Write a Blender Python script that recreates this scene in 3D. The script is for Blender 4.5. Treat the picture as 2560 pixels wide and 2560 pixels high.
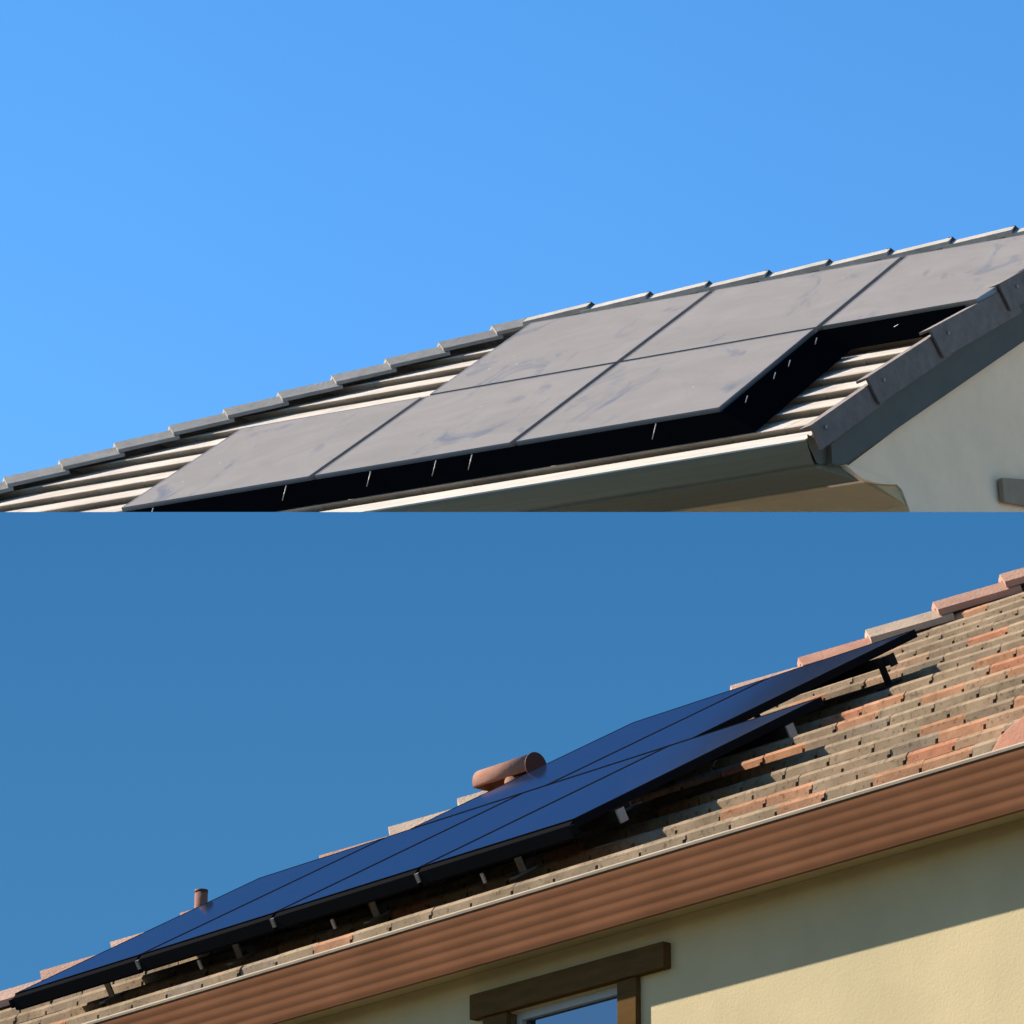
import bpy, bmesh, math, random
from mathutils import Vector, Matrix
random.seed(7)
for o in list(bpy.data.objects): bpy.data.objects.remove(o)
SC = bpy.context.scene
COL = SC.collection
rad = math.radians
PITCH = 0.33482
# ------------------------------------------------------------------ camera
cam_d = bpy.data.cameras.new('camera'); cam = bpy.data.objects.new('camera', cam_d); COL.objects.link(cam)
cam.location = (0, 0, 1.6); cam.rotation_euler = (math.pi/2 + PITCH, 0, 0)
cam_d.sensor_width = 36; cam_d.lens = 36*12072/2560.0; cam_d.clip_start = .5; cam_d.clip_end = 3000
SC.camera = cam
# ------------------------------------------------------------------ light
SUN_EL = rad(36); SH = Vector((-.895, .446)).normalized()
SUNV = Vector((SH.x*math.cos(SUN_EL), SH.y*math.cos(SUN_EL), math.sin(SUN_EL)))
W = bpy.data.worlds.new('World'); SC.world = W; W.use_nodes = True
nt = W.node_tree; nt.nodes.clear()
out = nt.nodes.new('ShaderNodeOutputWorld'); bg = nt.nodes.new('ShaderNodeBackground')
sky = nt.nodes.new('ShaderNodeTexSky'); sky.sky_type = 'NISHITA'; sky.sun_disc = False
sky.sun_elevation = SUN_EL; sky.sun_rotation = math.atan2(SH.x, SH.y); sky.altitude = 300
sky.air_density = 1.0; sky.dust_density = 0.2; sky.ozone_density = 3.5
hsv = nt.nodes.new('ShaderNodeHueSaturation'); hsv.inputs['Hue'].default_value = .5; hsv.inputs['Saturation'].default_value = 1.28
nt.links.new(sky.outputs[0], hsv.inputs['Color']); nt.links.new(hsv.outputs[0], bg.inputs['Color'])
bg.inputs['Strength'].default_value = .0726
nt.links.new(bg.outputs[0], out.inputs['Surface'])
sun_d = bpy.data.lights.new('sun', 'SUN'); sun_d.energy = 5.0; sun_d.angle = rad(.53); sun_d.color = (1, .93, .82)
sun = bpy.data.objects.new('sun', sun_d); COL.objects.link(sun)
sun.rotation_euler = SUNV.to_track_quat('Z', 'Y').to_euler(); sun.location = (-20, 5, 40)
SC.view_settings.view_transform = 'Standard'; SC.view_settings.look = 'None'
SC.view_settings.exposure = 1.5; SC.view_settings.gamma = 1
SC.render.engine = 'CYCLES'; SC.render.resolution_x = 1024; SC.render.resolution_y = 1024

# ------------------------------------------------------------------ materials
def mat(name, col, rough=.8, var=.12, scale=6, bump=0, bscale=60, rnd=0, metallic=0, spec=.3, streak=None, col2=None, ramp=None, island=False, spots=0, wide=0):
    m = bpy.data.materials.new(name); m.use_nodes = True
    t = m.node_tree; N = t.nodes; L = t.links; b = N['Principled BSDF']
    b.inputs['Roughness'].default_value = rough; b.inputs['Metallic'].default_value = metallic
    b.inputs['Specular IOR Level'].default_value = spec
    tc = N.new('ShaderNodeTexCoord'); mp = N.new('ShaderNodeMapping'); L.new(tc.outputs['Object'], mp.inputs[0])
    if streak: mp.inputs['Scale'].default_value = streak
    oi = N.new('ShaderNodeObjectInfo')
    if island:
        geo = N.new('ShaderNodeNewGeometry'); rn = geo.outputs['Random Per Island']
    else: rn = oi.outputs['Random']
    # offset the noise per object so that shared meshes do not repeat
    ad = N.new('ShaderNodeVectorMath'); ad.operation = 'ADD'; L.new(mp.outputs[0], ad.inputs[0])
    sc_ = N.new('ShaderNodeMath'); sc_.operation = 'MULTIPLY'; sc_.inputs[1].default_value = 37; L.new(rn, sc_.inputs[0]); L.new(sc_.outputs[0], ad.inputs[1])
    ns = N.new('ShaderNodeTexNoise'); ns.inputs['Scale'].default_value = scale; ns.inputs['Detail'].default_value = 6; ns.inputs['Roughness'].default_value = .65
    L.new(ad.outputs[0], ns.inputs['Vector'])
    if ramp:
        cr = N.new('ShaderNodeValToRGB'); cr.color_ramp.interpolation = 'CONSTANT'
        while len(cr.color_ramp.elements) < len(ramp): cr.color_ramp.elements.new(.5)
        for e, (p, c) in zip(cr.color_ramp.elements, ramp): e.position = p; e.color = (*c, 1)
        L.new(rn, cr.inputs[0]); base = cr.outputs[0]
    else:
        rg = N.new('ShaderNodeRGB'); rg.outputs[0].default_value = (*col, 1); base = rg.outputs[0]
    if col2:
        mx2 = N.new('ShaderNodeMixRGB'); L.new(base, mx2.inputs[1]); mx2.inputs[2].default_value = (*col2, 1)
        n2 = N.new('ShaderNodeTexNoise'); n2.inputs['Scale'].default_value = scale*.6; n2.inputs['Detail'].default_value = 4
        L.new(ad.outputs[0], n2.inputs['Vector'])
        r2 = N.new('ShaderNodeMapRange'); r2.inputs[1].default_value = .42; r2.inputs[2].default_value = .68; L.new(n2.outputs[0], r2.inputs[0])
        L.new(r2.outputs[0], mx2.inputs[0]); base = mx2.outputs[0]
    mr = N.new('ShaderNodeMapRange'); mr.inputs[1].default_value = .3; mr.inputs[2].default_value = .7
    mr.inputs[3].default_value = 1-var*1.5; mr.inputs[4].default_value = 1+var; L.new(ns.outputs[0], mr.inputs[0])
    fac = mr.outputs[0]
    if rnd:
        m2 = N.new('ShaderNodeMapRange'); m2.inputs[3].default_value = 1-rnd; m2.inputs[4].default_value = 1+rnd; L.new(rn, m2.inputs[0])
        mm = N.new('ShaderNodeMath'); mm.operation = 'MULTIPLY'; L.new(fac, mm.inputs[0]); L.new(m2.outputs[0], mm.inputs[1]); fac = mm.outputs[0]
    if spots:
        n4 = N.new('ShaderNodeTexNoise'); n4.inputs['Scale'].default_value = 45; n4.inputs['Detail'].default_value = 3; L.new(ad.outputs[0], n4.inputs['Vector'])
        r4 = N.new('ShaderNodeMapRange'); r4.inputs[1].default_value = .58; r4.inputs[2].default_value = .68; r4.inputs[3].default_value = 1; r4.inputs[4].default_value = 1-spots; L.new(n4.outputs[0], r4.inputs[0])
        m4 = N.new('ShaderNodeMath'); m4.operation = 'MULTIPLY'; L.new(fac, m4.inputs[0]); L.new(r4.outputs[0], m4.inputs[1]); fac = m4.outputs[0]
    if wide:
        gp_ = N.new('ShaderNodeNewGeometry'); n6 = N.new('ShaderNodeTexNoise'); n6.inputs['Scale'].default_value = 2.2; n6.inputs['Detail'].default_value = 7; L.new(gp_.outputs['Position'], n6.inputs['Vector'])
        r6 = N.new('ShaderNodeMapRange'); r6.inputs[1].default_value = .35; r6.inputs[2].default_value = .65; r6.inputs[3].default_value = 1-wide; r6.inputs[4].default_value = 1+wide*.6; L.new(n6.outputs[0], r6.inputs[0])
        m6 = N.new('ShaderNodeMath'); m6.operation = 'MULTIPLY'; L.new(fac, m6.inputs[0]); L.new(r6.outputs[0], m6.inputs[1]); fac = m6.outputs[0]
    vm = N.new('ShaderNodeVectorMath'); vm.operation = 'SCALE'; L.new(base, vm.inputs[0]); L.new(fac, vm.inputs['Scale'])
    L.new(vm.outputs[0], b.inputs['Base Color'])
    if bump:
        n3 = N.new('ShaderNodeTexNoise'); n3.inputs['Scale'].default_value = bscale; n3.inputs['Detail'].default_value = 5
        L.new(ad.outputs[0], n3.inputs['Vector'])
        bp = N.new('ShaderNodeBump'); bp.inputs['Strength'].default_value = bump; bp.inputs['Distance'].default_value = .01
        L.new(n3.outputs[0], bp.inputs['Height']); L.new(bp.outputs[0], b.inputs['Normal'])
    return m

def emis(name, c0, c1, z0, z1):
    m = bpy.data.materials.new(name); m.use_nodes = True; t = m.node_tree; t.nodes.clear(); N = t.nodes; L = t.links
    o = N.new('ShaderNodeOutputMaterial'); e = N.new('ShaderNodeEmission'); g = N.new('ShaderNodeNewGeometry')
    sx = N.new('ShaderNodeSeparateXYZ'); L.new(g.outputs['Position'], sx.inputs[0])
    mr = N.new('ShaderNodeMapRange'); mr.inputs[1].default_value = z0; mr.inputs[2].default_value = z1; L.new(sx.outputs[2], mr.inputs[0])
    cr = N.new('ShaderNodeValToRGB'); cr.color_ramp.elements[0].color = (*c0, 1); cr.color_ramp.elements[1].color = (*c1, 1)
    L.new(mr.outputs[0], cr.inputs[0]); L.new(cr.outputs[0], e.inputs[0]); L.new(e.outputs[0], o.inputs[0]); return m

def glassy(name, base, gloss_fac, rough, tint=(1, 1, 1), dust=None):
    """cover glass over dark cells: a dark body with a clear reflection; optional dust"""
    m = bpy.data.materials.new(name); m.use_nodes = True; t = m.node_tree; N = t.nodes; L = t.links; N.clear()
    o = N.new('ShaderNodeOutputMaterial'); d = N.new('ShaderNodeBsdfDiffuse'); g = N.new('ShaderNodeBsdfGlossy'); mx = N.new('ShaderNodeMixShader')
    d.inputs[0].default_value = (*base, 1); g.inputs[0].default_value = (*tint, 1); g.inputs['Roughness'].default_value = rough
    mx.inputs[0].default_value = gloss_fac
    L.new(d.outputs[0], mx.inputs[1]); L.new(g.outputs[0], mx.inputs[2]); L.new(mx.outputs[0], o.inputs[0])
    tc = N.new('ShaderNodeTexCoord'); oi = N.new('ShaderNodeObjectInfo')
    ad = N.new('ShaderNodeVectorMath'); ad.operation = 'ADD'; L.new(tc.outputs['Object'], ad.inputs[0])
    s_ = N.new('ShaderNodeMath'); s_.operation = 'MULTIPLY'; s_.inputs[1].default_value = 23; L.new(oi.outputs['Random'], s_.inputs[0]); L.new(s_.outputs[0], ad.inputs[1])
    ns = N.new('ShaderNodeTexNoise'); ns.inputs['Scale'].default_value = 1.3; ns.inputs['Detail'].default_value = 8; ns.inputs['Roughness'].default_value = .7; ns.inputs['Distortion'].default_value = 1.2
    L.new(ad.outputs[0], ns.inputs[0])
    cr = N.new('ShaderNodeValToRGB'); L.new(ns.outputs[0], cr.inputs[0])
    if dust:
        cr.color_ramp.elements[0].position = .25; cr.color_ramp.elements[0].color = (*[c*.86 for c in dust], 1)
        cr.color_ramp.elements[1].position = .8; cr.color_ramp.elements[1].color = (*[c*1.12 for c in dust], 1)
        # wiped smears and droppings low on the glass
        mp = N.new('ShaderNodeMapping'); mp.inputs['Scale'].default_value = (2.6, 1.1, 1); mp.inputs['Rotation'].default_value = (0, 0, .5); L.new(ad.outputs[0], mp.inputs[0])
        n2 = N.new('ShaderNodeTexNoise'); n2.inputs['Scale'].default_value = .75; n2.inputs['Detail'].default_value = 9; n2.inputs['Distortion'].default_value = 1.6; n2.inputs['Roughness'].default_value = .62; L.new(mp.outputs[0], n2.inputs[0])
        r2 = N.new('ShaderNodeMapRange'); r2.inputs[1].default_value = .57; r2.inputs[2].default_value = .70; r2.inputs[4].default_value = .65; L.new(n2.outputs[0], r2.inputs[0])
        mc = N.new('ShaderNodeMixRGB'); mc.inputs[2].default_value = (.07, .085, .12, 1); L.new(r2.outputs[0], mc.inputs[0]); L.new(cr.outputs[0], mc.inputs[1])
        n5 = N.new('ShaderNodeTexNoise'); n5.inputs['Scale'].default_value = 9; n5.inputs['Detail'].default_value = 2; L.new(ad.outputs[0], n5.inputs[0])
        r5 = N.new('ShaderNodeMapRange'); r5.inputs[1].default_value = .765; r5.inputs[2].default_value = .80; r5.inputs[4].default_value = .7; L.new(n5.outputs[0], r5.inputs[0])
        m5 = N.new('ShaderNodeMixRGB'); m5.inputs[2].default_value = (.4, .38, .35, 1); L.new(r5.outputs[0], m5.inputs[0]); L.new(mc.outputs[0], m5.inputs[1])
        L.new(m5.outputs[0], d.inputs[0])
    else:
        cr.color_ramp.elements[0].color = (*[c*.85 for c in base], 1); cr.color_ramp.elements[1].color = (*[c*1.2 for c in base], 1); L.new(cr.outputs[0], d.inputs[0])
    return m

M = {}
M['grey_tile'] = mat('pale_concrete_tile', (.44, .375, .31), .9, .10, 5, .3, 40, .05, streak=(.5, 4, 4), col2=(.36, .305, .25), spec=.1, wide=.14, spots=.2)
M['grey_cap'] = mat('grey_concrete_cap', (.215, .198, .178), .85, .14, 7, .4, 50, .08)
M['grey_rake'] = mat('charcoal_concrete_rake', (.135, .108, .093), .85, .16, 9, .4, 60, .08)
M['dark_trim'] = mat('dark_green_grey_paint', (.070, .066, .048), .7, .08, 4)
M['gutter_green'] = mat('olive_grey_gutter_paint', (.115, .108, .072), .6, .10, 3, streak=(.3, 9, 9), spec=.15)
M['pale_metal'] = mat('pale_flashing', (.42, .38, .32), .7, .12, 4, streak=(.5, 4, 4), spec=.15)
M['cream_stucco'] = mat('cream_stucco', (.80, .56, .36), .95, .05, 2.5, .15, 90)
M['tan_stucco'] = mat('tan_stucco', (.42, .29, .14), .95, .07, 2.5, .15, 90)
M['sq'] = mat('brown_grey_trim', (.25, .175, .11), .8, .1, 5)
M['deck'] = mat('roof_underlay', (.05, .045, .04), .95, .1, 5)
TAN = [(0, (.212, .156, .102)), (.2, (.200, .148, .099)), (.38, (.228, .166, .107)), (.56, (.285, .152, .088)), (.66, (.262, .170, .107)), (.76, (.228, .167, .110)), (.88, (.190, .145, .103)), (.955, (.30, .138, .080))]
M['tan_tile'] = mat('blended_concrete_tile', (1, 1, 1), .95, .16, 9, .22, 120, .05, ramp=TAN, wide=.22, spots=.4, spec=0)
M['tan_tile_mass'] = mat('blended_concrete_tile_field', (1, 1, 1), .95, .16, 9, .22, 120, .05, ramp=TAN, island=True, wide=.22, spots=.4, spec=0)
M['salmon_cap'] = mat('salmon_concrete_cap', (1, 1, 1), .9, .12, 7, .4, 60, .05, ramp=[(0, (.36, .19, .125)), (.4, (.37, .22, .155)), (.7, (.34, .24, .165)), (.9, (.36, .165, .10))])
M['gutter_brown'] = mat('brown_gutter_paint', (.125, .056, .029), .6, .05, 2.5, streak=(.35, 10, 10), spec=0, wide=.12)
M['gutter_lip'] = mat('pale_gutter_rim', (.27, .22, .165), .9, .12, 4, spec=0)
M['yellow_stucco'] = mat('yellow_stucco', (.405, .318, .175), .95, .05, 1.6, .12, 90, col2=(.375, .30, .165), wide=.05)
M['brown_trim'] = mat('dark_brown_wood_trim', (.085, .048, .018), .9, .15, 5, streak=(1, 6, 6), spec=0)
M['vinyl'] = mat('pale_window_vinyl', (.26, .29, .32), .5, .05, 4)
M['pane'] = glassy('window_glass', (.006, .01, .015), .17, .02, (.7, .85, 1))
M['frame'] = mat('black_anodised_frame', (.008, .008, .009), .9, .05, 4, spec=0)
M['frame_lit'] = mat('satin_grey_frame', (.15, .142, .135), .4, .05, 4, spec=.5)
M['rail'] = mat('black_rail', (.010, .009, .009), .8, .1, 5, spec=.1)
M['steel'] = mat('galvanised_steel', (.26, .235, .20), .45, .1, 8, metallic=.3)
M['clean_glass'] = glassy('clean_black_panel_glass', (.006, .010, .024), .38, .08, (.60, .70, 1))
M['dusty_glass'] = glassy('dusty_panel_glass', (.2, .2, .2), .05, .35, (1, 1, 1), dust=(.198, .177, .160))
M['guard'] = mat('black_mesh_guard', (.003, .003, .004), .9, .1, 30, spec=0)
M['vent_paint'] = mat('terracotta_vent_paint', (.25, .135, .10), .95, .14, 9, .2, 60, spec=0, wide=.15)
M['vent_dark'] = mat('dark_terracotta_vent_cap', (.06, .022, .016), .8, .08, 6)
M['ground'] = mat('dry_grass_ground', (.085, .08, .05), .95, .3, .4, .5, 8)
M['sky_low'] = emis('deep_blue_sky', (.0225, .085, .178), (.0143, .0655, .156), 8.8, 12.9)

# ------------------------------------------------------------------ helpers
def link(o, parent=None):
    COL.objects.link(o)
    if parent: o.parent = parent
    return o
def obj(name, me, m=None, parent=None, label=None, kind=None):
    o = bpy.data.objects.new(name, me); link(o, parent)
    if m and not me.materials: me.materials.append(m)
    if label: o['label'] = label
    if kind: o['kind'] = kind
    return o
def thing(name, label, cat, mx, group=None):
    o = bpy.data.objects.new(name, None); COL.objects.link(o); o.matrix_world = mx
    o['label'] = label; o['category'] = cat
    if group: o['group'] = group
    return o
def mesh(name, V, F, bevel=0):
    me = bpy.data.meshes.new(name); me.from_pydata([tuple(v) for v in V], [], F)
    bm = bmesh.new(); bm.from_mesh(me); bmesh.ops.recalc_face_normals(bm, faces=bm.faces)
    if bevel: bmesh.ops.bevel(bm, geom=bm.edges[:], offset=bevel, segments=2, affect='EDGES', profile=.6)
    bm.to_mesh(me); bm.free(); return me
BF = [(0, 1, 2, 3), (4, 5, 6, 7), (0, 1, 5, 4), (1, 2, 6, 5), (2, 3, 7, 6), (3, 0, 4, 7)]
def box(x0, x1, y0, y1, z0, z1, bevel=0, name='box'):
    return mesh(name, [(x0, y0, z0), (x1, y0, z0), (x1, y1, z0), (x0, y1, z0), (x0, y0, z1), (x1, y0, z1), (x1, y1, z1), (x0, y1, z1)], BF, bevel)
def boxes(L, name='boxes', bevel=0):
    V = []; F = []
    for (x0, x1, y0, y1, z0, z1) in L:
        n = len(V); V += [(x0, y0, z0), (x1, y0, z0), (x1, y1, z0), (x0, y1, z0), (x0, y0, z1), (x1, y0, z1), (x1, y1, z1), (x0, y1, z1)]
        F += [tuple(n+i for i in f) for f in BF]
    return mesh(name, V, F, bevel)
def extrude_profile(P, A, B, name='profile', closed=True):
    """P: list of (y,z); A,B: functions profile-> x at both ends"""
    n = len(P); V = [(A(p), p[0], p[1]) for p in P] + [(B(p), p[0], p[1]) for p in P]
    F = [(i, (i+1) % n, n+(i+1) % n, n+i) for i in range(n)] + [tuple(range(n)), tuple(range(n, 2*n))]
    return mesh(name, V, F)
def prism(P3, off, name='prism', bevel=0):
    n = len(P3); P3 = [Vector(p) for p in P3]; V = P3+[p+Vector(off) for p in P3]
    F = [(i, (i+1) % n, n+(i+1) % n, n+i) for i in range(n)] + [tuple(range(n)), tuple(range(n, 2*n))]
    return mesh(name, V, F, bevel)
def cyl(a, b, r0, r1=None, n=24, cap=True, name='cylinder'):
    a = Vector(a); b = Vector(b); r1 = r0 if r1 is None else r1; d = (b-a).normalized(); q = d.to_track_quat('Z', 'Y'); V = []
    for c, r in ((a, r0), (b, r1)):
        for i in range(n): V.append(c+q @ Vector((r*math.cos(2*math.pi*i/n), r*math.sin(2*math.pi*i/n), 0)))
    F = [(i, (i+1) % n, n+(i+1) % n, n+i) for i in range(n)]
    if cap: F += [tuple(range(n)), tuple(range(n, 2*n))]
    me = mesh(name, V, F)
    for p in me.polygons: p.use_smooth = len(p.vertices) == 4
    return me

class House:
    def __init__(s, P0, psi, beta, ground, name, label):
        s.P0 = Vector(P0); s.b = beta; s.z0 = P0[2]-ground
        s.mx = Matrix.Translation((P0[0], P0[1], ground)) @ Matrix.Rotation(-psi, 4, 'Z')
        s.e = thing(name, label, 'house', s.mx)
    def r(s, u, v, h=0):     # roof coordinates -> house local
        return Vector((u, v*math.cos(s.b)-h*math.sin(s.b), s.z0+v*math.sin(s.b)+h*math.cos(s.b)))
    def rm(s, u, v, h=0, tilt=0, yaw=0):      # matrix of roof frame at a point, house local
        return Matrix.Translation(s.r(u, v, h)) @ Matrix.Rotation(s.b+tilt, 4, 'X') @ Matrix.Rotation(yaw, 4, 'Z')
    def w(s, u, v, h=0, tilt=0): return s.mx @ s.rm(u, v, h, tilt)

def tile_proto(wd, ln, th, drop, jag=0, seed=0, lap=.03, gap=.004, plumb=0, nose=.006):
    """roof tile: front at y=0, top front edge at z=0, top falls back; lower interlock lip at the right side"""
    rr = random.Random(seed); sl = -drop/ln if ln else 0
    x0, x1 = gap, wd-gap; xl = x1-lap
    j = [rr.uniform(-jag, jag) for _ in range(6)]
    V = []
    for y, fr in ((0, 1), (ln, 0)):
        zt = sl*y
        ch = nose if fr else 0
        for k, (x, z) in enumerate([(x0, zt-th), (xl, zt-th), (xl, zt-th*.5), (x1, zt-th*.5), (x1, zt-ch), (x0, zt-ch), (x1, zt), (x0, zt)]):
            V.append((x, y+((z+ch)*plumb if fr and k < 6 else nose*2.6 if fr else 0), z+(j[k % 6] if fr and k < 4 else 0)))
    F = [(0, 1, 9, 8), (1, 2, 10, 9), (2, 3, 11, 10), (3, 4, 12, 11), (4, 6, 14, 12), (6, 7, 15, 14), (7, 5, 13, 15), (5, 0, 8, 13),
         (0, 1, 2), (0, 2, 5), (2, 3, 4, 5), (4, 5, 7, 6), (8, 9, 10), (8, 10, 13), (10, 11, 12, 13), (12, 13, 15, 14)]
    return mesh('roof_tile', V, F)
def clip(me, planes):
    """copy of a mesh cut by half spaces (co,no): keeps the side against no"""
    bm = bmesh.new(); bm.from_mesh(me)
    for co, no in planes:
        if not bm.verts: break
        g = bm.verts[:]+bm.edges[:]+bm.faces[:]
        r = bmesh.ops.bisect_plane(bm, geom=g, plane_co=co, plane_no=no, clear_outer=True)
        ed = [e for e in r['geom_cut'] if isinstance(e, bmesh.types.BMEdge)]
        if ed: bmesh.ops.holes_fill(bm, edges=ed)
    if len(bm.faces) < 3: bm.free(); return None
    m = bpy.data.meshes.new(me.name+'_cut'); bm.to_mesh(m); bm.free()
    for mm in me.materials: m.materials.append(mm)
    return m
def lay_tiles(H, rows, v0, dv, width, u_ref, htop, protos, left, right, hidden, m_field, drop, ln, top_v, jit=1):
    """courses of tiles; left/right: u limits as functions of v; hidden(u,v): tile goes into the joined field"""
    fieldV = []; fieldF = []; cnt = 0
    tilt = 0
    for k in range(rows):
        v = v0+k*dv
        if v > top_v: break
        uL = left(v); uR = right(v)
        i0 = math.floor((uL-u_ref)/width)-2; off = width*.5*(k % 2)+random.uniform(-.008, .008)
        for i in range(i0, i0+200):
            u = u_ref+i*width+off
            if u+width < left(v+ln)-.0 and u+width < uL: continue
            if u > max(uR, right(v+ln)): break
            pm = random.choice(protos)
            mxl = H.rm(u, v+jit*random.uniform(-.005, .005), htop+jit*random.uniform(-.002, .002), jit*random.uniform(-.003, .003), jit*random.uniform(-.005, .005))
            me = pm
            # cut at the slanting limits
            cuts = []
            for lim, sgn in ((left, -1), (right, 1)):
                a0 = lim(v)-u; a1 = lim(v+ln)-u
                if (sgn < 0 and max(a0, a1) > 0) or (sgn > 0 and min(a0, a1) < width):
                    d = Vector((a1-a0, ln, 0)).normalized(); no = Vector((d.y, -d.x, 0))*sgn
                    cuts.append((Vector((a0, 0, 0)), no))
            if v+ln > top_v+.1: cuts.append((Vector((0, top_v+.1-v, 0)), Vector((0, 1, 0))))
            if cuts:
                me = clip(pm, cuts)
                if me is None: continue
            if hidden(u+width/2, v):
                n = len(fieldV)
                for vv in me.vertices: fieldV.append(mxl @ vv.co)
                for p in me.polygons: fieldF.append(tuple(n+q for q in p.vertices))
            else:
                o = bpy.data.objects.new('roof_tile', me); COL.objects.link(o); o.parent = H.e; o.matrix_basis = mxl; cnt += 1
    if fieldV:
        me = bpy.data.meshes.new('roof_tile_field'); me.from_pydata([tuple(q) for q in fieldV], [], fieldF); me.materials.append(m_field)
        o = obj('roof_tile_field', me, None, H.e, kind='stuff')
    print('tiles', H.e.name, cnt)
def cap_mesh(L, w, d, th, name='cap', ridge=False, flat=.4):
    """angular hip / ridge cap lying along +x from x=0, crest at z=0, wings falling by d"""
    P = [(-w, -d), (-w*flat, -.0), (w*flat, 0), (w, -d)]; Q = [(w-.005, -d-th), (w*flat, -th), (-w*flat, -th), (-w+.005, -d-th)]
    PP = P+Q; n = len(PP)
    V = [(0, y, z) for y, z in PP]+[(L, y, z) for y, z in PP]
    F = [(i, (i+1) % n, n+(i+1) % n, n+i) for i in range(n)]+[(0, 1, 6, 7), (1, 2, 5, 6), (2, 3, 4, 5), (n, n+1, n+6, n+7), (n+1, n+2, n+5, n+6), (n+2, n+3, n+4, n+5)]
    return mesh(name, V, F)
def line_caps(H, A, B, pitch, proto, name, tiltang, start=0, skip=0):
    """caps along the local line A->B, each lying with its exposed end at the A side lifted by tilt"""
    A = Vector(A); B = Vector(B); d = (B-A); Ln = d.length; d.normalize()
    yv = Vector((0, 0, 1)).cross(d).normalized(); zv = d.cross(yv)
    R = Matrix((d, yv, zv)).transposed().to_4x4()
    t = start; res = []
    while t < Ln:
        o = bpy.data.objects.new(name, proto); COL.objects.link(o); o.parent = H.e
        o.matrix_basis = Matrix.Translation(A+d*t) @ R @ Matrix.Rotation(tiltang+random.uniform(-.006, .006), 4, 'Y') @ Matrix.Rotation(random.uniform(-.01, .01), 4, 'Z')
        res.append(o); t += pitch
    return res

# ------------------------------------------------------------------ setting
def ground():
    V = []; F = []; xs = [-900, -200, -60, -20, 0, 20, 60, 200, 900]
    ys = [-300, -60, 0, 12, 24, 28.6, 29.4, 30.2, 31, 31.4, 34, 60, 200, 1500]
    hz = lambda y: 6.0*max(0, min(1, (y-28.6)/2.8))**2*(3-2*max(0, min(1, (y-28.6)/2.8)))
    for y in ys:
        for x in xs: V.append((x, y, hz(y)))
    n = len(xs)
    for j in range(len(ys)-1):
        for i in range(n-1): F.append((j*n+i, j*n+i+1, (j+1)*n+i+1, (j+1)*n+i))
    o = obj('ground', mesh('ground', V, F), M['ground'], kind='structure')
ground()
obj('bounce_slab', box(-60, 90, 31.8, 110, 5.7, 6.02, name='bounce_slab'), mat('pale_bounce_slab', (.52, .44, .32), .95, .1, .5, .3, 6), kind='structure')  # unseen pale slab, added to bounce warm sunlight onto the far house
TOPZ = 1.6+31.6*math.tan(PITCH)
me = box(-70, 70, 31.6, 31.75, -.5, TOPZ, name='sky'); obj('sky', me, M['sky_low'], kind='structure')

# ================================================================== FAR HOUSE (grey tiles, dusty panels)
PU = (-3.037179, 35.035514, 13.812637); BU = 0.599037; PSU = 0.456482
HU = House(PU, PSU, BU, 6.0, 'grey_tiled_house', 'cream stucco house with pale grey flat tiles and dusty grey solar panels, upper roof')
zU = HU.z0
KG = .2
rakeU = lambda y: 5.95+KG*(y+.28)                 # gable plane (u as a function of depth)
hipU = lambda v: -2.42+1.20*(v-2.31)
VR = 5.2
yR = VR*math.cos(BU)+.2*math.sin(BU); zR = zU+VR*math.sin(BU)-.2*math.cos(BU)
# roof deck
f = lambda v, h: HU.r(0, v, h)
def deckU():
    h = -.29; a = HU.r(hipU(-.1), -.1, h); b = HU.r(5.9, -.1, h); r1 = HU.r(rakeU(yR)-.06, VR, h); r0 = HU.r(hipU(VR), VR, h)
    zb = a.z; yb = 2*yR
    V = [a, b, r1, r0, (a.x, yb, zb), (rakeU(yb)-.06, yb, zb)]
    F = [(0, 1, 2, 3), (0, 3, 4), (3, 2, 5, 4)]
    m = mesh('roof_deck', V, F); o = obj('roof_deck', m, M['deck'], HU.e)
    md = o.modifiers.new('solid', 'SOLIDIFY'); md.thickness = .03; md.offset = -1
deckU()
protos = [tile_proto(.42, .58, .078, .068, jag=.0, seed=i, lap=.006, gap=.0012, plumb=-.9, nose=.004) for i in range(5)]
for p in protos: p.materials.append(M['grey_tile'])
rakeV = lambda v: rakeU(v*math.cos(BU)+.12)-.075
LU = 2.285194; WU = 1.69
def hidU(u, v):
    return (0.35 < u < 4.6 and .35 < v < LU+.1) or (WU+.45 < u < 6.9 and LU+.45 < v < 2*LU+.1)
lay_tiles(HU, 14, -.12, .48, .42, .1, -.2, protos, hipU, rakeV, hidU, M['grey_tile'], .062, .58, VR-.02, .25)
# hip caps, ridge caps
cap = cap_mesh(.53, .19, .10, .03, flat=.45); cap.materials.append(M['grey_cap'])
hA = HU.r(hipU(-.12), -.12, -.115); hB = HU.r(hipU(VR), VR, -.115)
line_caps(HU, hA, hB, .488, cap, 'hip_tile', rad(4.6))
rc = cap_mesh(.60, .16, .075, .045, flat=.35); rc.materials.append(mat('ridge_concrete', (.32, .285, .24), .9, .14, 7, .3, 50, .08))
rdg = line_caps(HU, HU.r(rakeU(yR)+.02, VR+.06, -.075), HU.r(hipU(VR)+.62, VR+.06, -.075), .545, rc, 'ridge_tile', rad(3.6))
mp_ = mesh('mortar_plug', [(-.004, y, z) for y, z in [(-.15, -.118), (-.057, .004), (.057, .004), (.15, -.118)]]+[(.03, y, z) for y, z in [(-.15, -.118), (-.057, .004), (.057, .004), (.15, -.118)]], [(0, 1, 2, 3), (4, 5, 6, 7), (0, 1, 5, 4), (1, 2, 6, 5), (2, 3, 7, 6), (3, 0, 4, 7)])
mp_.materials.append(mat('dark_mortar', (.035, .037, .042), .9, .1, 20))
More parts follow.
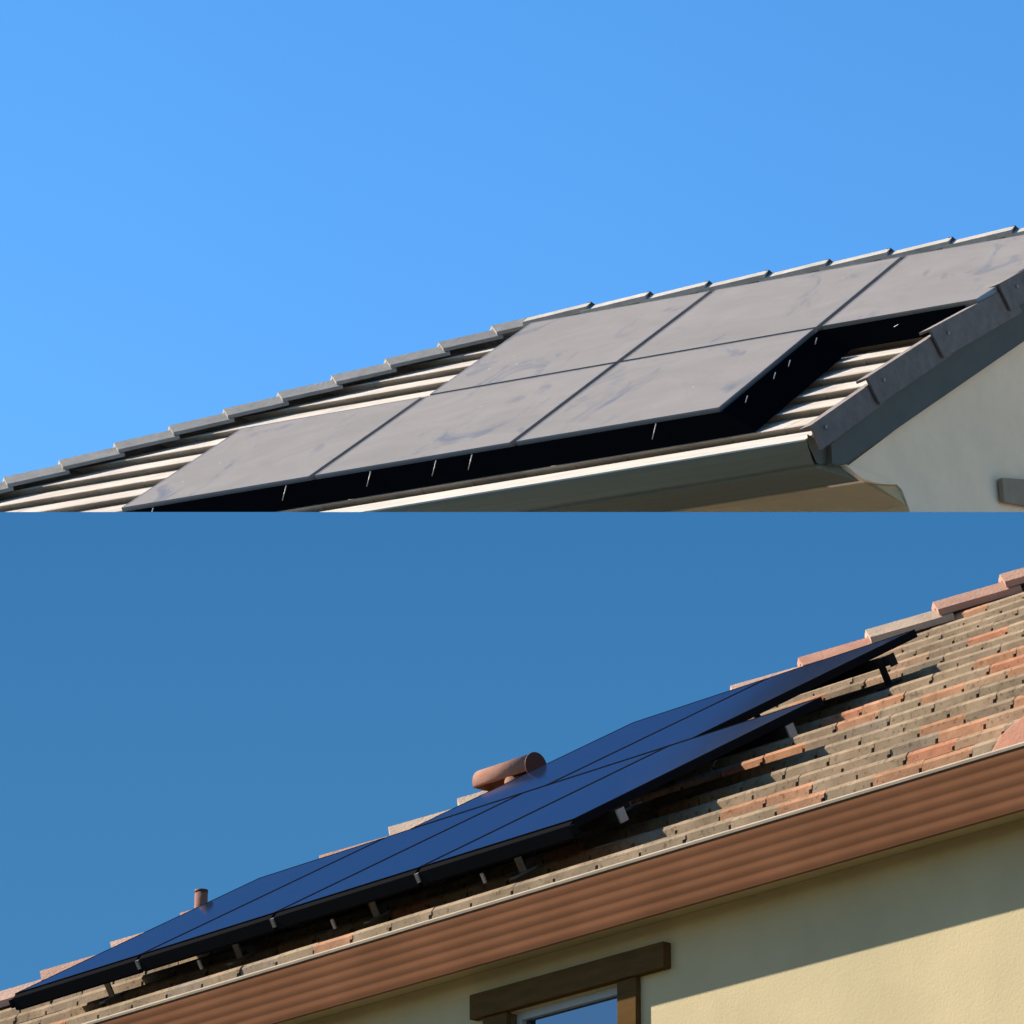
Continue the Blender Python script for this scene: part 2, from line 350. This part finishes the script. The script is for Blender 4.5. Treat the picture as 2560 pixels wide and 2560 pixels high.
for r_ in rdg: obj('mortar_plug', mp_, None, r_)
# rake tiles: measured steps (top line, bottom line) on the gable plane
TL = [(5.93, -.38, -.398), (6.075, .347, .186), (6.246, 1.2, .832), (6.442, 2.181, 1.511), (6.663, 3.283, 2.272), (6.906, 4.5, 3.112)]
BL = [(5.956, -.252, -.547), (6.108, .51, .028), (6.283, 1.385, .66), (6.475, 2.345, 1.345), (6.698, 3.461, 2.11), (6.947, 4.705, 2.951)]
for i in range(5):
    a = Vector(TL[i]); b = Vector(BL[i]); d = Vector(TL[i+1])-a; n = Vector((1, -KG, 0)).normalized()
    # the upper end tucks under the next tile: a little lower and behind it
    dn = (b-a).normalized(); en = d*1.16
    c1 = a+en+dn*.075-n*.035; c2 = b+en+dn*.06-n*.035
    up = Vector((0, 0, zU)); th = .022
    V = []
    inn = Vector((-.10, .0, .0))
    prof = lambda p, q: [p, q, q-n*th, p-n*th+dn*th, p+inn+dn*(th+.02), p+inn+dn*.02]
    A_ = prof(a, b); B_ = prof(c1, c2)
    V = [x+up for x in A_+B_]; k = 6
    F = [(j, (j+1) % k, k+(j+1) % k, k+j) for j in range(k)]+[(0, 1, 2, 3), (0, 3, 4, 5), (6, 7, 8, 9), (6, 9, 10, 11)]
    rt = obj('rake_tile', mesh('rake_tile', V, F, .004), M['grey_rake'], HU.e)
    s_ = a+d*.17+(b-a)*.42+up
    sc = obj('screw', cyl(s_-n*.005, s_+n*.012, .016, .011, 10), M['steel'], rt)
# barge board, gutter, soffit, wall
barge = [(5.946, -.052, -.444), (5.947, -.043, -.586), (5.98, .12, -.542), (6.391, 2.173, .885), (6.722, 3.831, 2.03), (6.904, 4.741, 2.656), (6.904, 4.741, 2.98), (6.05, .45, .02)]
obj('barge_board', prism([(x, y, z+zU) for x, y, z in barge], (-.05, .01, 0)), M['dark_trim'], HU.e)
xr = lambda p: 5.845
xl = lambda p: -5.35
gp = [(-.262, -.455), (-.245, -.50), (-.155, -.60), (-.125, -.605), (-.01, -.56), (.02, -.44), (.0, -.43), (-.02, -.54), (-.12, -.58), (-.15, -.578), (-.235, -.485), (-.25, -.45)]
g = obj('gutter', extrude_profile([(y, z+zU) for y, z in gp], xl, xr), M['gutter_green'], HU.e)
obj('end_cap', prism([(5.845+.2*(y+.28)+.0, y, z+zU) for y, z in [(-.262, -.42), (-.245, -.50), (-.155, -.60), (-.125, -.605), (-.01, -.56), (.02, -.44)]], (.008, 0, 0)), M['dark_trim'], g)
fp = [(-.015, -.30), (-.262, -.452), (-.262, -.463), (.03, -.463), (.03, -.30)]
obj('drip_edge', extrude_profile([(y, z+zU) for y, z in fp], xl, lambda p: 5.835), M['pale_metal'], HU.e)
sp = [(.03, -.47), (-.12, -.60), (-.12, -.625), (.415, -.572), (.44, -.562), (.44, -.50)]
obj('fascia_soffit', extrude_profile([(y, z+zU) for y, z in sp], xl, lambda p: 5.88+KG*(p[0])), M['gutter_green'], HU.e)
# body: coved eave, front wall, gable
cove = [(.205, -.535), (.437, -.573), (.649, -.529), (.864, -.472), (.934, -.495), (.967, -.538), (1.001, -.581), (1.026, -.616), (1.05, -.70), (1.06, -.85)]
yb = 2*yR-1.06
cove2 = [(.47, -.53), (.649, -.50), (.864, -.44), (.95, -.47), (1.0, -.53), (1.03, -.58), (1.06, -.70), (1.065, -.85)]
tail = [(1.06, 0.0), (yb, 0.0), (yb, zU-.6), (2*yR-.2, zU-.5)]
ws = obj('wall', extrude_profile([(y, z+zU) for y, z in cove2]+tail, lambda p: -3.3, lambda p: 5.62+KG*p[0]), M['cream_stucco'], HU.e)
obj('gable_wall', extrude_profile([(y, z+zU) for y, z in cove]+tail+[(yR, zR-.22)], lambda p: 5.63+KG*p[0], lambda p: 5.906+KG*p[0]), M['cream_stucco'], HU.e)
ret = [(5.96, .169, -.523), (5.982, .28, -.549), (6.007, .406, -.568), (6.048, .612, -.542), (6.097, .853, -.479), (6.065, .693, -.46), (6.028, .512, -.476), (5.997, .357, -.508), (5.977, .256, -.513)]
obj('eave_return_moulding', prism([(x, y, z+zU) for x, y, z in ret], (-.05, .01, 0)), M['cream_stucco'], HU.e)
# tan soffit skin just below the cove
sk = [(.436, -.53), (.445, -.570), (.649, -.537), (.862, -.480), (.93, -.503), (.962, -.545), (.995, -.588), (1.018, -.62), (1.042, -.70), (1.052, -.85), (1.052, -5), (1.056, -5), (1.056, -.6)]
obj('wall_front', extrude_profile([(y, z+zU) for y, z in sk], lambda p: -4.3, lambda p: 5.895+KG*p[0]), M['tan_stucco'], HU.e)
vt = boxes([(0, .62, -.03, 0.0, 0, .21)]); 
sq = [(6.368, 2.209, -.046), (6.545, 3.09, .175), (6.545, 3.09, -.07), (6.371, 2.226, -.232)]
gv = obj('gable_trim', prism([(x, y, z+zU) for x, y, z in sq], (.04, -.01, 0), bevel=.006), M['sq'], HU.e)

# ================================================================== NEAR HOUSE (tan tiles, clean panels)
PL = (-2.429022, 22.950009, 7.100927); BLr = 0.513764; PSL = 0.868012; LL = 1.713209; WL = 1.04; DL = .163
HL = House(PL, PSL, BLr, 0.0, 'tan_tiled_house', 'yellow stucco house with blended tan and salmon tiles and brown gutter, lower roof')
zL = HL.z0
hipL = lambda v: -2.62+.76*v
hipR = lambda v: 6.85-.60*v
APV = 6.72
def deckL():
    h = -.265; a = HL.r(hipL(-.05), -.05, h); b = HL.r(hipR(-.05), -.05, h); ap = HL.r(hipL(APV), APV, h)
    yb = ap.y+.35; V = [a, b, ap, (a.x+.3, yb, a.z), (b.x-.3, yb, a.z)]
    o = obj('roof_deck', mesh('roof_deck', V, [(0, 1, 2), (0, 2, 3), (1, 4, 2), (2, 4, 3)]), M['deck'], HL.e)
    md = o.modifiers.new('solid', 'SOLIDIFY'); md.thickness = .03; md.offset = -1
deckL()
protosL = [tile_proto(.277, .44, .046, .050, jag=0, seed=20+i, lap=.017, plumb=.58, nose=.009, gap=.0012) for i in range(7)]
for p in protosL: p.materials.append(M['tan_tile'])
def hidL(u, v):
    return (.25 < u < 3.9 and .5 < v < LL+.1) or (WL+.35 < u < 3.1 and LL+.1 < v < 2*LL+.1) or (v > .62 and u < .4) or (v > 2.1 and u < 2.0)
lay_tiles(HL, 20, -.109, .371, .2755, 5.42-.2755*4, -.18, protosL, hipL, hipR, hidL, M['tan_tile_mass'], .05, .44, APV-.1)
capL = cap_mesh(.47, .13, .07, .035, flat=.42); capL.materials.append(M['salmon_cap'])
line_caps(HL, HL.r(hipL(-.109), -.109, -.095), HL.r(hipL(APV), APV, -.095), .399, capL, 'hip_tile', rad(6.5), start=-.129)
rcaps = line_caps(HL, HL.r(hipR(.02)+.06, .02, -.15), HL.r(hipR(APV), APV, -.15), .43, capL, 'hip_tile', rad(3))
stt = prism([(x, -.05, zL+z) for x, z in [(6.655, -.286), (6.95, -.290), (6.95, -.16), (6.90, -.150), (6.77, -.196), (6.715, -.222)]], (0, .26, .10), bevel=.004)
obj('hip_starter_tile', stt, mat('orange_concrete_starter', (.36, .155, .095), .9, .1, 7, .2, 60), HL.e)

# corner starter piece at right end of eave
# gutter with ribs
def gutL():
    face = []
    n = 50; z1 = -.318; z0 = -.552
    for i in range(n+1):
        t = i/n; z = z1+(z0-z1)*t
        q_ = (t*5) % 1.0; y = -.118+.022*t+.0010*math.cos(q_*2*math.pi)-.0008*(q_ if q_ < .8 else (1-q_)*4)+0
        face.append((y, z))
    inner = [(-.09, z0-.006), (.0, z0+.045), (.0, -.33), (-.008, -.33), (-.008, z0+.052), (-.085, z0+.006), (-.105, z1-.0)]
    return [(y, z+zL) for y, z in face+inner]
gx0, gx1 = hipL(-.1)-.25, 9.2
g2 = obj('gutter', extrude_profile(gutL(), lambda p: gx0, lambda p: gx1), M['gutter_brown'], HL.e)
obj('gutter_rim', extrude_profile([(y, z+zL) for y, z in [(-.122, -.316), (-.124, -.306), (-.112, -.296), (-.085, -.297), (-.080, -.310), (-.085, -.318)]], lambda p: gx0, lambda p: gx1), M['gutter_lip'], g2)
obj('fascia_board', extrude_profile([(y, z+zL) for y, z in [(.002, -.28), (.002, -.508), (.03, -.508), (.03, -.26)]], lambda p: gx0+.1, lambda p: gx1), M['brown_trim'], HL.e)
YW = .08
obj('soffit', box(gx0+.1, gx1, .0, YW+.2, zL-.522, zL-.512, name='soffit'), M['yellow_stucco'], HL.e)
# wall with a window opening
wx0, wx1 = -2.45, 9.2; zt = zL-.523
ox0, ox1, oz1, oz0 = 3.66, 4.372, zL-.735, zL-2.1
wall = boxes([(wx0, ox0, YW, YW+.22, 0, zt), (ox1, wx1, YW, YW+.22, 0, zt), (ox0, ox1, YW, YW+.22, oz1, zt), (ox0, ox1, YW, YW+.22, 0, oz0),
              (wx0, wx0+.2, YW+.22, 6.0, 0, zt), (wx1-.2, wx1, YW+.22, 6.0, 0, zt), (wx0, wx1, 6.0, 6.2, 0, zt)])
obj('wall', wall, M['yellow_stucco'], HL.e)
# right-hand wing of the roof beyond the corner
win = obj('window', boxes([(ox0, ox0+.035, YW+.03, YW+.09, oz0, oz1), (ox1-.035, ox1, YW+.03, YW+.09, oz0, oz1), (ox0+.035, ox1-.035, YW+.03, YW+.09, oz1-.035, oz1), (ox0+.035, ox1-.035, YW+.03, YW+.09, oz0, oz0+.04)]), M['vinyl'], HL.e)
obj('pane', box(ox0+.035, ox1-.035, YW+.055, YW+.062, oz0+.04, oz1-.035, name='pane'), M['pane'], win)
obj('window_head', box(3.432, 4.68, YW-.045, YW, zL-.735, zL-.625, .004, name='window_head'), M['brown_trim'], HL.e)
obj('window_jamb', box(4.372, 4.49, YW-.028, YW+.10, zL-2.15, zL-.737, .003, name='jamb'), M['brown_trim'], HL.e)
obj('window_jamb', box(3.50, 3.66, YW-.028, YW+.10, zL-2.15, zL-.737, .003, name='jamb'), M['brown_trim'], HL.e)

# ------------------------------------------------------------------ roof vents
def vent():
    u, v = .98, 2.75; base = HL.mx @ Matrix.Translation(HL.r(u, v, -.18)); zc = HL.r(1.07, 2.79, .028); bp = HL.r(u, v, -.18)
    t = thing('roof_vent', 'terracotta painted round hooded vent standing behind the middle of the blue panels', 'roof vent', base)
    dz = zc.z-bp.z
    obj('flashing', mesh('flashing', [(-.16, -.16, -.02-.16*math.tan(BLr)+.03), (.16, -.16, -.02-.16*math.tan(BLr)+.03), (.16, .16, .16*math.tan(BLr)+.01), (-.16, .16, .16*math.tan(BLr)+.01),
        (-.15, -.15, -.15*math.tan(BLr)+.04), (.15, -.15, -.15*math.tan(BLr)+.04), (.15, .15, .15*math.tan(BLr)+.03), (-.15, .15, .15*math.tan(BLr)+.03)], BF), M['vent_paint'], t)
    obj('stack', cyl((-.12, 0, -.05), (-.12, 0, dz-.005), .066, .060), M['vent_paint'], t)
    r = .070; n = 20; a0 = rad(-32); a1 = rad(212); V = []; F = []
    for x, rr in ((-.40, r*.86), (-.39, r), (.032, r)):
        for i in range(n+1):
            a = a0+(a1-a0)*i/n; V.append((x, rr*math.cos(a), dz+rr*math.sin(a)))
    for k in range(2):
        for i in range(n): F.append((k*(n+1)+i, k*(n+1)+i+1, (k+1)*(n+1)+i+1, (k+1)*(n+1)+i))
    me = mesh('hood', V, F)
    for p in me.polygons: p.use_smooth = True
    hd = obj('hood', me, M['vent_paint'], t); md = hd.modifiers.new('solid', 'SOLIDIFY'); md.thickness = .004
    obj('end_disc', cyl((.033, 0, dz), (.039, 0, dz), .073, n=32), M['vent_dark'], hd)
    obj('end_disc', prism([(-.401, r*.86*math.cos(a0+(a1-a0)*i/n), dz+r*.86*math.sin(a0+(a1-a0)*i/n)) for i in range(n+1)], (.004, 0, 0)), M['vent_paint'], hd)
vent()
def pipe():
    u, v = -.27, 1.42
    bp = HL.r(u, v, -.18); t = thing('vent_pipe', 'short terracotta vent pipe above the leftmost blue panel', 'vent pipe', HL.mx @ Matrix.Translation(bp))
    obj('pipe', cyl((0, 0, -.08), (0, 0, .25), .034), M['vent_paint'], t)
    obj('rim', cyl((0, 0, .245), (0, 0, .26), .035), M['vent_dark'], t)
    obj('collar', cyl((0, 0, -.06), (0, 0, .05), .075, .04), M['vent_paint'], t)
pipe()

# ------------------------------------------------------------------ solar panels
def panel_meshes(w, l, gap, glass, frame, fw=.012, th=.04):
    x0, x1, y0, y1 = gap/2, w-gap/2, gap/2, l-gap/2
    fr = boxes([(x0, x0+fw, y0, y1, -th, 0), (x1-fw, x1, y0, y1, -th, 0), (x0+fw, x1-fw, y0, y0+fw, -th, 0), (x0+fw, x1-fw, y1-fw, y1, -th, 0)], 'frame'); fr.materials.append(frame)
    gl = box(x0+fw, x1-fw, y0+fw, y1-fw, -.008, -.0015, name='glass'); gl.materials.append(glass)
    bk = box(x0+fw, x1-fw, y0+fw, y1-fw, -.013, -.009, name='back_sheet'); bk.materials.append(M['frame'])
    jb = box((x0+x1)/2-.06, (x0+x1)/2+.06, y1-.2, y1-.1, -.032, -.013, name='junction_box'); jb.materials.append(M['frame'])
    return fr, gl, bk, jb
def put_panel(H, u, v, ms, label, group, tilt=0):
    t = thing('solar_panel', label, 'solar panel', H.w(u, v, 0, tilt), group)
    for n, me in zip(('frame', 'glass', 'back_sheet', 'junction_box'), ms): obj(n, me, None, t)
    return t
msL = panel_meshes(WL, LL, .016, M['clean_glass'], M['frame'])
lab = ['leftmost clean blue panel of the lower row, beside the short vent pipe', 'second clean blue panel from the left in the lower row, below the hooded vent',
       'third clean blue panel from the left in the lower row', 'rightmost clean blue panel of the lower row, above the bare tan tiles']
for i in range(4): put_panel(HL, i*WL, 0, msL, lab[i], 'clean solar panels on the tan roof')
put_panel(HL, WL+DL, LL, msL, 'left clean blue panel of the upper row, reflecting the hooded vent', 'clean solar panels on the tan roof')
put_panel(HL, 2*WL+DL, LL, msL, 'right clean blue panel of the upper row, its tip near the salmon hip tiles', 'clean solar panels on the tan roof')
msU = panel_meshes(WU, LU, .055, M['dusty_glass'], M['frame_lit'], fw=.012, th=.05)
labU = ['leftmost dusty grey panel of the lower row, beside the hip tiles', 'middle dusty grey panel of the lower row, above the black guard', 'rightmost dusty grey panel of the lower row, smeared near its lower corner']
for i in range(3): put_panel(HU, i*WU, 0, msU, labU[i], 'dusty solar panels on the grey roof')
labV = ['leftmost dusty grey panel of the upper row, its corner at the hip top', 'middle dusty grey panel of the upper row, just below the ridge tiles']
for i in range(2): put_panel(HU, (i+1)*WU, LU, msU, labV[i], 'dusty solar panels on the grey roof')
ms3 = panel_meshes(1.31, LU, .055, M['dusty_glass'], M['frame_lit'], fw=.012, th=.05)
for me in ms3:
    for v_ in me.vertices:
        if v_.co.x > .65: v_.co.x += .165*v_.co.y
put_panel(HU, 3*WU, LU, ms3, 'rightmost dusty grey panel of the upper row, partly hidden by the rake tiles', 'dusty solar panels on the grey roof')

def rail(H, u0, u1, v, htop, hbase, label, group, step, m, pm, sz=.04, first=.3):
    t = thing('mounting_rail', label, 'rail', H.w(u0, v, htop), group)
    obj('bar', box(0, u1-u0, -sz/2, sz/2, -sz*1.2, 0, name='bar'), m, t)
    x = first
    while x < u1-u0:
        f_ = obj('foot', boxes([(x-.02, x+.02, -.03, -.022, hbase-htop, -.0), (x-.02, x+.02, -.10, .05, hbase-htop-.004, hbase-htop+.006)]), pm, t)
        x += step
    obj('end_cap', box(u1-u0, u1-u0+.010, -.024, .024, -.058, .002, name='end_cap'), pm, t)
    return t
G1 = 'mounting rails under the clean panels'
rail(HL, .03, 4*WL+.03, .24, -.045, -.185, 'lower black rail under the bottom row of blue panels', G1, 1.02, M['rail'], M['steel'], first=.42)
rail(HL, .03, 4*WL+.03, 1.40, -.045, -.185, 'upper black rail under the bottom row of blue panels', G1, 1.22, M['rail'], M['steel'], first=.6)
rail(HL, WL+DL+.03, 3*WL+DL+.08, LL+.35, -.045, -.185, 'lower black rail under the top row of blue panels', G1, .98, M['rail'], M['steel'], first=.5)
rail(HL, WL+DL+.03, 3*WL+DL+.10, LL+1.35, -.045, -.185, 'upper black rail under the top row of blue panels', G1, .9, M['rail'], M['rail'], first=.3)
G2 = 'mounting rails under the dusty panels'
rail(HU, .05, 3*WU-.05, .45, -.055, -.21, 'lower black rail under the bottom row of dusty panels', G2, 1.3, M['rail'], M['rail'])
rail(HU, .05, 3*WU-.05, 1.8, -.055, -.21, 'upper black rail under the bottom row of dusty panels', G2, 1.3, M['rail'], M['rail'])
rail(HU, WU+.05, 6.1, LU+.45, -.055, -.21, 'lower black rail under the top row of dusty panels', G2, 1.3, M['rail'], M['rail'])
rail(HU, WU+.05, 6.1, LU+1.8, -.055, -.21, 'upper black rail under the top row of dusty panels', G2, 1.3, M['rail'], M['rail'])
# black skirt along the bottom edge of the clean panels
sk_ = thing('array_skirt', 'black skirt bar along the bottom edge of the blue panels', 'skirt', HL.w(0, 0, 0))
for i in range(4):
    s0 = i*WL+.012; s1 = (i+1)*WL-.012
    br = obj('skirt_bar', prism([(s0, .004, -.006), (s0, -.022, -.018), (s0, -.026, -.075), (s0, -.006, -.085), (s0, .004, -.08)], (s1-s0, 0, 0), bevel=.002), M['frame'], sk_)
for i in range(5):
    u = i*WL
    obj('splice_clip', box(u-.010, u+.010, -.030, .0, -.062, -.02, name='clip'), M['steel' if i in (1, 2, 3) else 'frame'], sk_)
for u in (.55+.9, 2.45, 3.5):
    obj('hook', box(u-.008, u+.008, -.012, -.004, -.150, -.105, name='hook'), M['steel'], sk_)
# black mesh guard around the dusty panels; wide side flare paints the array's shadow
gd = thing('mesh_guard', 'black mesh bird guard with small bright clips around the edges of the dusty panels, its wide side flare standing in for their shadow on the tiles', 'mesh guard', HU.w(0, 0, 0))
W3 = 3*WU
for nm, q in (('bottom_strip', [(.02, 0, -.03), (W3, 0, -.03), (W3+.27, -.12, -.19), (-.04, -.12, -.19)]), ('side_strip_and_shadow', [(W3, 0, -.03), (W3, LU, -.03), (W3+.27, LU-.12, -.19), (W3+.27, -.12, -.19)]), ('upper_strip', [(W3, LU, -.03), (W3+1.2, LU, -.03), (W3+1.2, LU-.12, -.19), (W3+.27, LU-.12, -.19)])):
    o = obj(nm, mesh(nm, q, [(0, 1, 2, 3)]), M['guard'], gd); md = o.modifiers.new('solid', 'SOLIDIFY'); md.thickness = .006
for u in (.32, 1.48, 2.2, 2.75, 3.05, 4.55): 
    obj('clip', cyl((u, -.012, -.036), (u-.03, -.085, -.13), .005, .003, 8), M['steel'], gd)
for v in (.45, 1.1, 1.45, 2.1):
    obj('clip', cyl((3*WU+.04, v, -.046), (3*WU+.07, v-.14, -.06), .006, .004, 8), M['steel'], gd)
obj('clip', cyl((3*WU+.75, LU-.01, -.05), (3*WU+.62, LU-.05, -.09), .006, .004, 8), M['steel'], gd)
